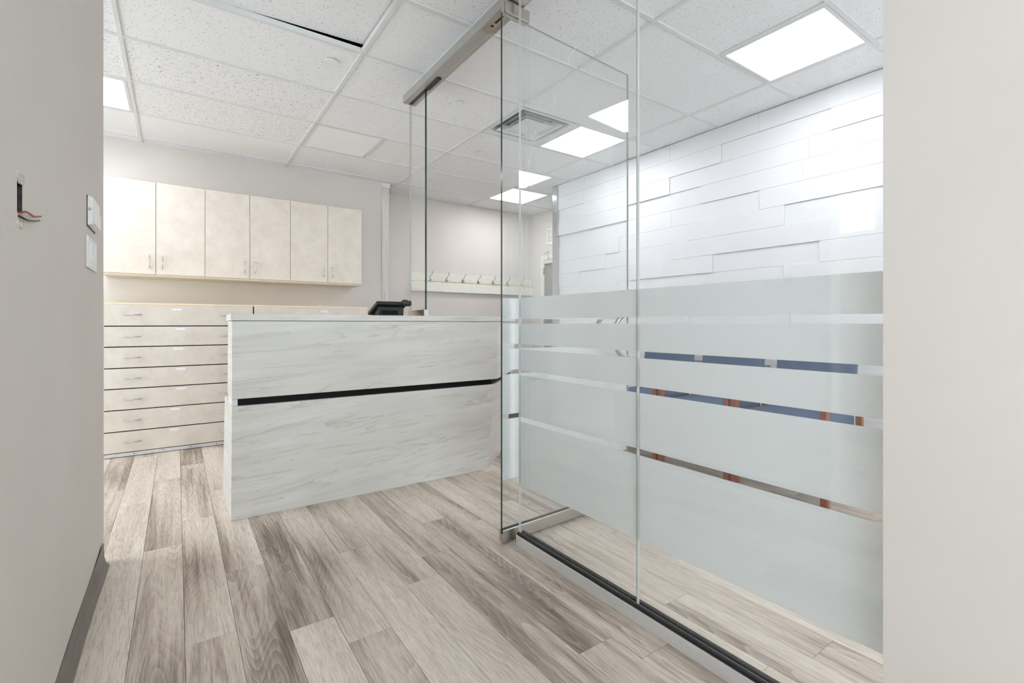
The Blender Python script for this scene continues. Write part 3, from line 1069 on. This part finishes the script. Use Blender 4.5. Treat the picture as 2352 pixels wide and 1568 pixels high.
# ------------------------------------------------------------------ waiting chairs
CH = [(2.622, 'blue waiting chair with wooden arms, nearest the glass door'),
      (2.043, 'blue waiting chair with wooden arms, middle of the three'),
      (1.463, 'blue waiting chair with wooden arms, nearest the camera')]


def make_chair(cy):
    t = thing('waiting_chair', (3.2, cy, 0), CH[1][1], 'chair', 'waiting chairs along the panelled wall')
    hw = 0.262
    for s in (-1, 1):
        yc = cy + s * hw
        MB().box(2.945, 2.985, yc - 0.017, yc + 0.017, 0.0, 0.625, 0.003, 1).build('leg', 'wood', t)
        MB().hexa([(3.425, yc - 0.017, 0), (3.462, yc - 0.017, 0), (3.462, yc + 0.017, 0), (3.425, yc + 0.017, 0),
                   (3.425, yc - 0.017, 0.625), (3.460, yc - 0.017, 0.625), (3.460, yc + 0.017, 0.625), (3.425, yc + 0.017, 0.625)], 0.003).build('leg', 'wood', t)
        am = MB()
        am.prism([(2.915, yc - 0.024, 0.625), (3.47, yc - 0.024, 0.612), (3.47, yc + 0.024, 0.612), (2.915, yc + 0.024, 0.625)],
                 [(2.915, yc - 0.024, 0.652), (3.47, yc - 0.024, 0.640), (3.47, yc + 0.024, 0.640), (2.915, yc + 0.024, 0.652)], 0.006)
        am.build('armrest', 'wood', t)
        MB().box(2.985, 3.425, yc - 0.011, yc + 0.011, 0.33, 0.375, 0.002, 1).build('side_rail', 'wood', t)
    MB().box(2.93, 3.43, cy - 0.2445, cy + 0.2445, 0.37, 0.478, 0.022, 3).build('seat', 'blue_fabric', t, smooth=True)
    MB().hexa([(3.395, cy - 0.24, 0.50), (3.455, cy - 0.24, 0.49), (3.455, cy + 0.24, 0.49), (3.395, cy + 0.24, 0.50),
               (3.455, cy - 0.24, 0.862), (3.515, cy - 0.24, 0.855), (3.515, cy + 0.24, 0.855), (3.455, cy + 0.24, 0.862)], 0.02).build('backrest', 'blue_fabric', t, smooth=True)
    MB().box(3.425, 3.455, cy - 0.246, cy + 0.246, 0.33, 0.37).build('rear_rail', 'wood', t)
    return t


def copy_tree(root, dy, label):
    r_ = root.copy()
    COL.objects.link(r_)
    r_.location.y += dy
    r_['label'] = label
    for ch in root.children:
        c_ = ch.copy()
        COL.objects.link(c_)
        c_.parent = r_
    return r_


base_chair = make_chair(CH[1][0])
for i in (0, 2):
    copy_tree(base_chair, CH[i][0] - CH[1][0], CH[i][1])

# floor mat in the hall
tag(MB().box(2.93, 3.72, 4.30, 4.98, 0.0, 0.009, 0.003, 1).build('floor_mat', 'mat', None, (3.3, 4.64, 0)), 'black speckled mat on the hall floor', 'mat')

# ------------------------------------------------------------------ things on the left wall
sb = thing('switch_box', (XL, (hy0 + hy1) / 2, hz0), 'open switch box cut into the left wall with red and black wires', 'electrical box')
b = MB()
b.box(XL - 0.070, XL - 0.066, hy0 + 0.0003, hy1 - 0.0003, hz0 + 0.0003, hz1 - 0.0003)
b.box(XL - 0.066, XL - 0.002, hy0 + 0.0003, hy0 + 0.002, hz0 + 0.0003, hz1 - 0.0003).box(XL - 0.066, XL - 0.002, hy1 - 0.002, hy1 - 0.0003, hz0 + 0.0003, hz1 - 0.0003)
b.box(XL - 0.066, XL - 0.002, hy0 + 0.002, hy1 - 0.002, hz0 + 0.0003, hz0 + 0.002).box(XL - 0.066, XL - 0.002, hy0 + 0.002, hy1 - 0.002, hz1 - 0.002, hz1 - 0.0003)
b.build('metal_box', 'galv', sb)
rp = random.Random(5)
pl = MB()
for k in range(46):
    side = k % 2
    z = rp.uniform(hz1 - 0.004, hz1 + 0.014) if side else rp.uniform(hz0 - 0.026, hz0 + 0.003)
    y = rp.uniform(hy0, hy1)
    s = rp.uniform(0.0015, 0.005)
    pl.box(XL - 0.001, XL + 0.0004 + rp.uniform(0, 0.0012), y - s, y + s, z - s * rp.uniform(0.5, 1.2), z + s)
pl.build('torn_plaster', 'plaster', sb, kind='stuff')
MB().tube([(XL - 0.05, 1.375, 1.262), (XL - 0.012, 1.350, 1.2525), (XL + 0.003, 1.347, 1.2515), (XL + 0.008, 1.3675, 1.2576), (XL + 0.008, 1.385, 1.2592), (XL + 0.008, 1.4029, 1.2592), (XL + 0.008, 1.4308, 1.2594), (XL + 0.008, 1.4601, 1.2641), (XL + 0.008, 1.4987, 1.2718)], 0.0019, 8).build('wire', 'red_wire', sb, smooth=True)
MB().tube([(XL - 0.05, 1.372, 1.256), (XL - 0.012, 1.352, 1.2520), (XL + 0.003, 1.349, 1.2440), (XL + 0.008, 1.3675, 1.2416), (XL + 0.008, 1.385, 1.2430), (XL + 0.008, 1.4029, 1.2452), (XL + 0.008, 1.4381, 1.2504), (XL + 0.008, 1.4844, 1.2599)], 0.0019, 8).build('wire', 'black_wire', sb, smooth=True)

al = thing('wall_sounder', (XL, 2.34, 1.38), 'white plastic box with flip cover on the left wall above the switch plate', 'wall device')
y0, y1, z0, z1 = 2.245, 2.44, 1.378, 1.484
MB().prism([(XL, y0, z0), (XL, y1, z0), (XL, y1, z1), (XL, y0, z1)],
           [(XL + 0.016, y0 + 0.004, z0 + 0.004), (XL + 0.016, y1 - 0.004, z0 + 0.004), (XL + 0.016, y1 - 0.004, z1 - 0.004), (XL + 0.016, y0 + 0.004, z1 - 0.004)], 0.003).build('case', 'white_plastic', al)
MB().box(XL + 0.0162, XL + 0.0195, y0 + 0.008, y1 - 0.008, z0 + 0.008, z0 + 0.062, 0.0012, 1).build('cover', 'white_plastic', al)
MB().box(XL + 0.004, XL + 0.012, y0 - 0.001, y0 + 0.001, z0 + 0.052, z0 + 0.062).build('latch', 'plastic_shadow', al)
MB().box(XL - 0.0005, XL + 0.002, y0 - 0.002, y1, z0 - 0.003, z1).build('back_plate', 'galv', al)

sp = thing('switch_plate', (XL, 2.34, 1.228), 'white three-rocker light switch plate on the left wall', 'light switch')
MB().box(XL, XL + 0.006, 2.225, 2.45, 1.228, 1.340, 0.002, 1).build('plate', 'white_plastic', sp)
for i in range(3):
    yc = 2.285 + 0.052 * i
    MB().hexa([(XL + 0.006, yc - 0.018, 1.250), (XL + 0.008, yc - 0.018, 1.250), (XL + 0.008, yc + 0.018, 1.250), (XL + 0.006, yc + 0.018, 1.250),
               (XL + 0.006, yc - 0.018, 1.318), (XL + 0.0115, yc - 0.018, 1.318), (XL + 0.0115, yc + 0.018, 1.318), (XL + 0.006, yc + 0.018, 1.318)]).build('rocker', 'white_plastic', sp)
for i in range(4):
    for z in (1.237, 1.331):
        MB().disc((XL + 0.006, 2.26 + 0.05 * i, z), 0.0022, 0.0006, 'x', 8).build('screw', 'plastic_shadow', sp)
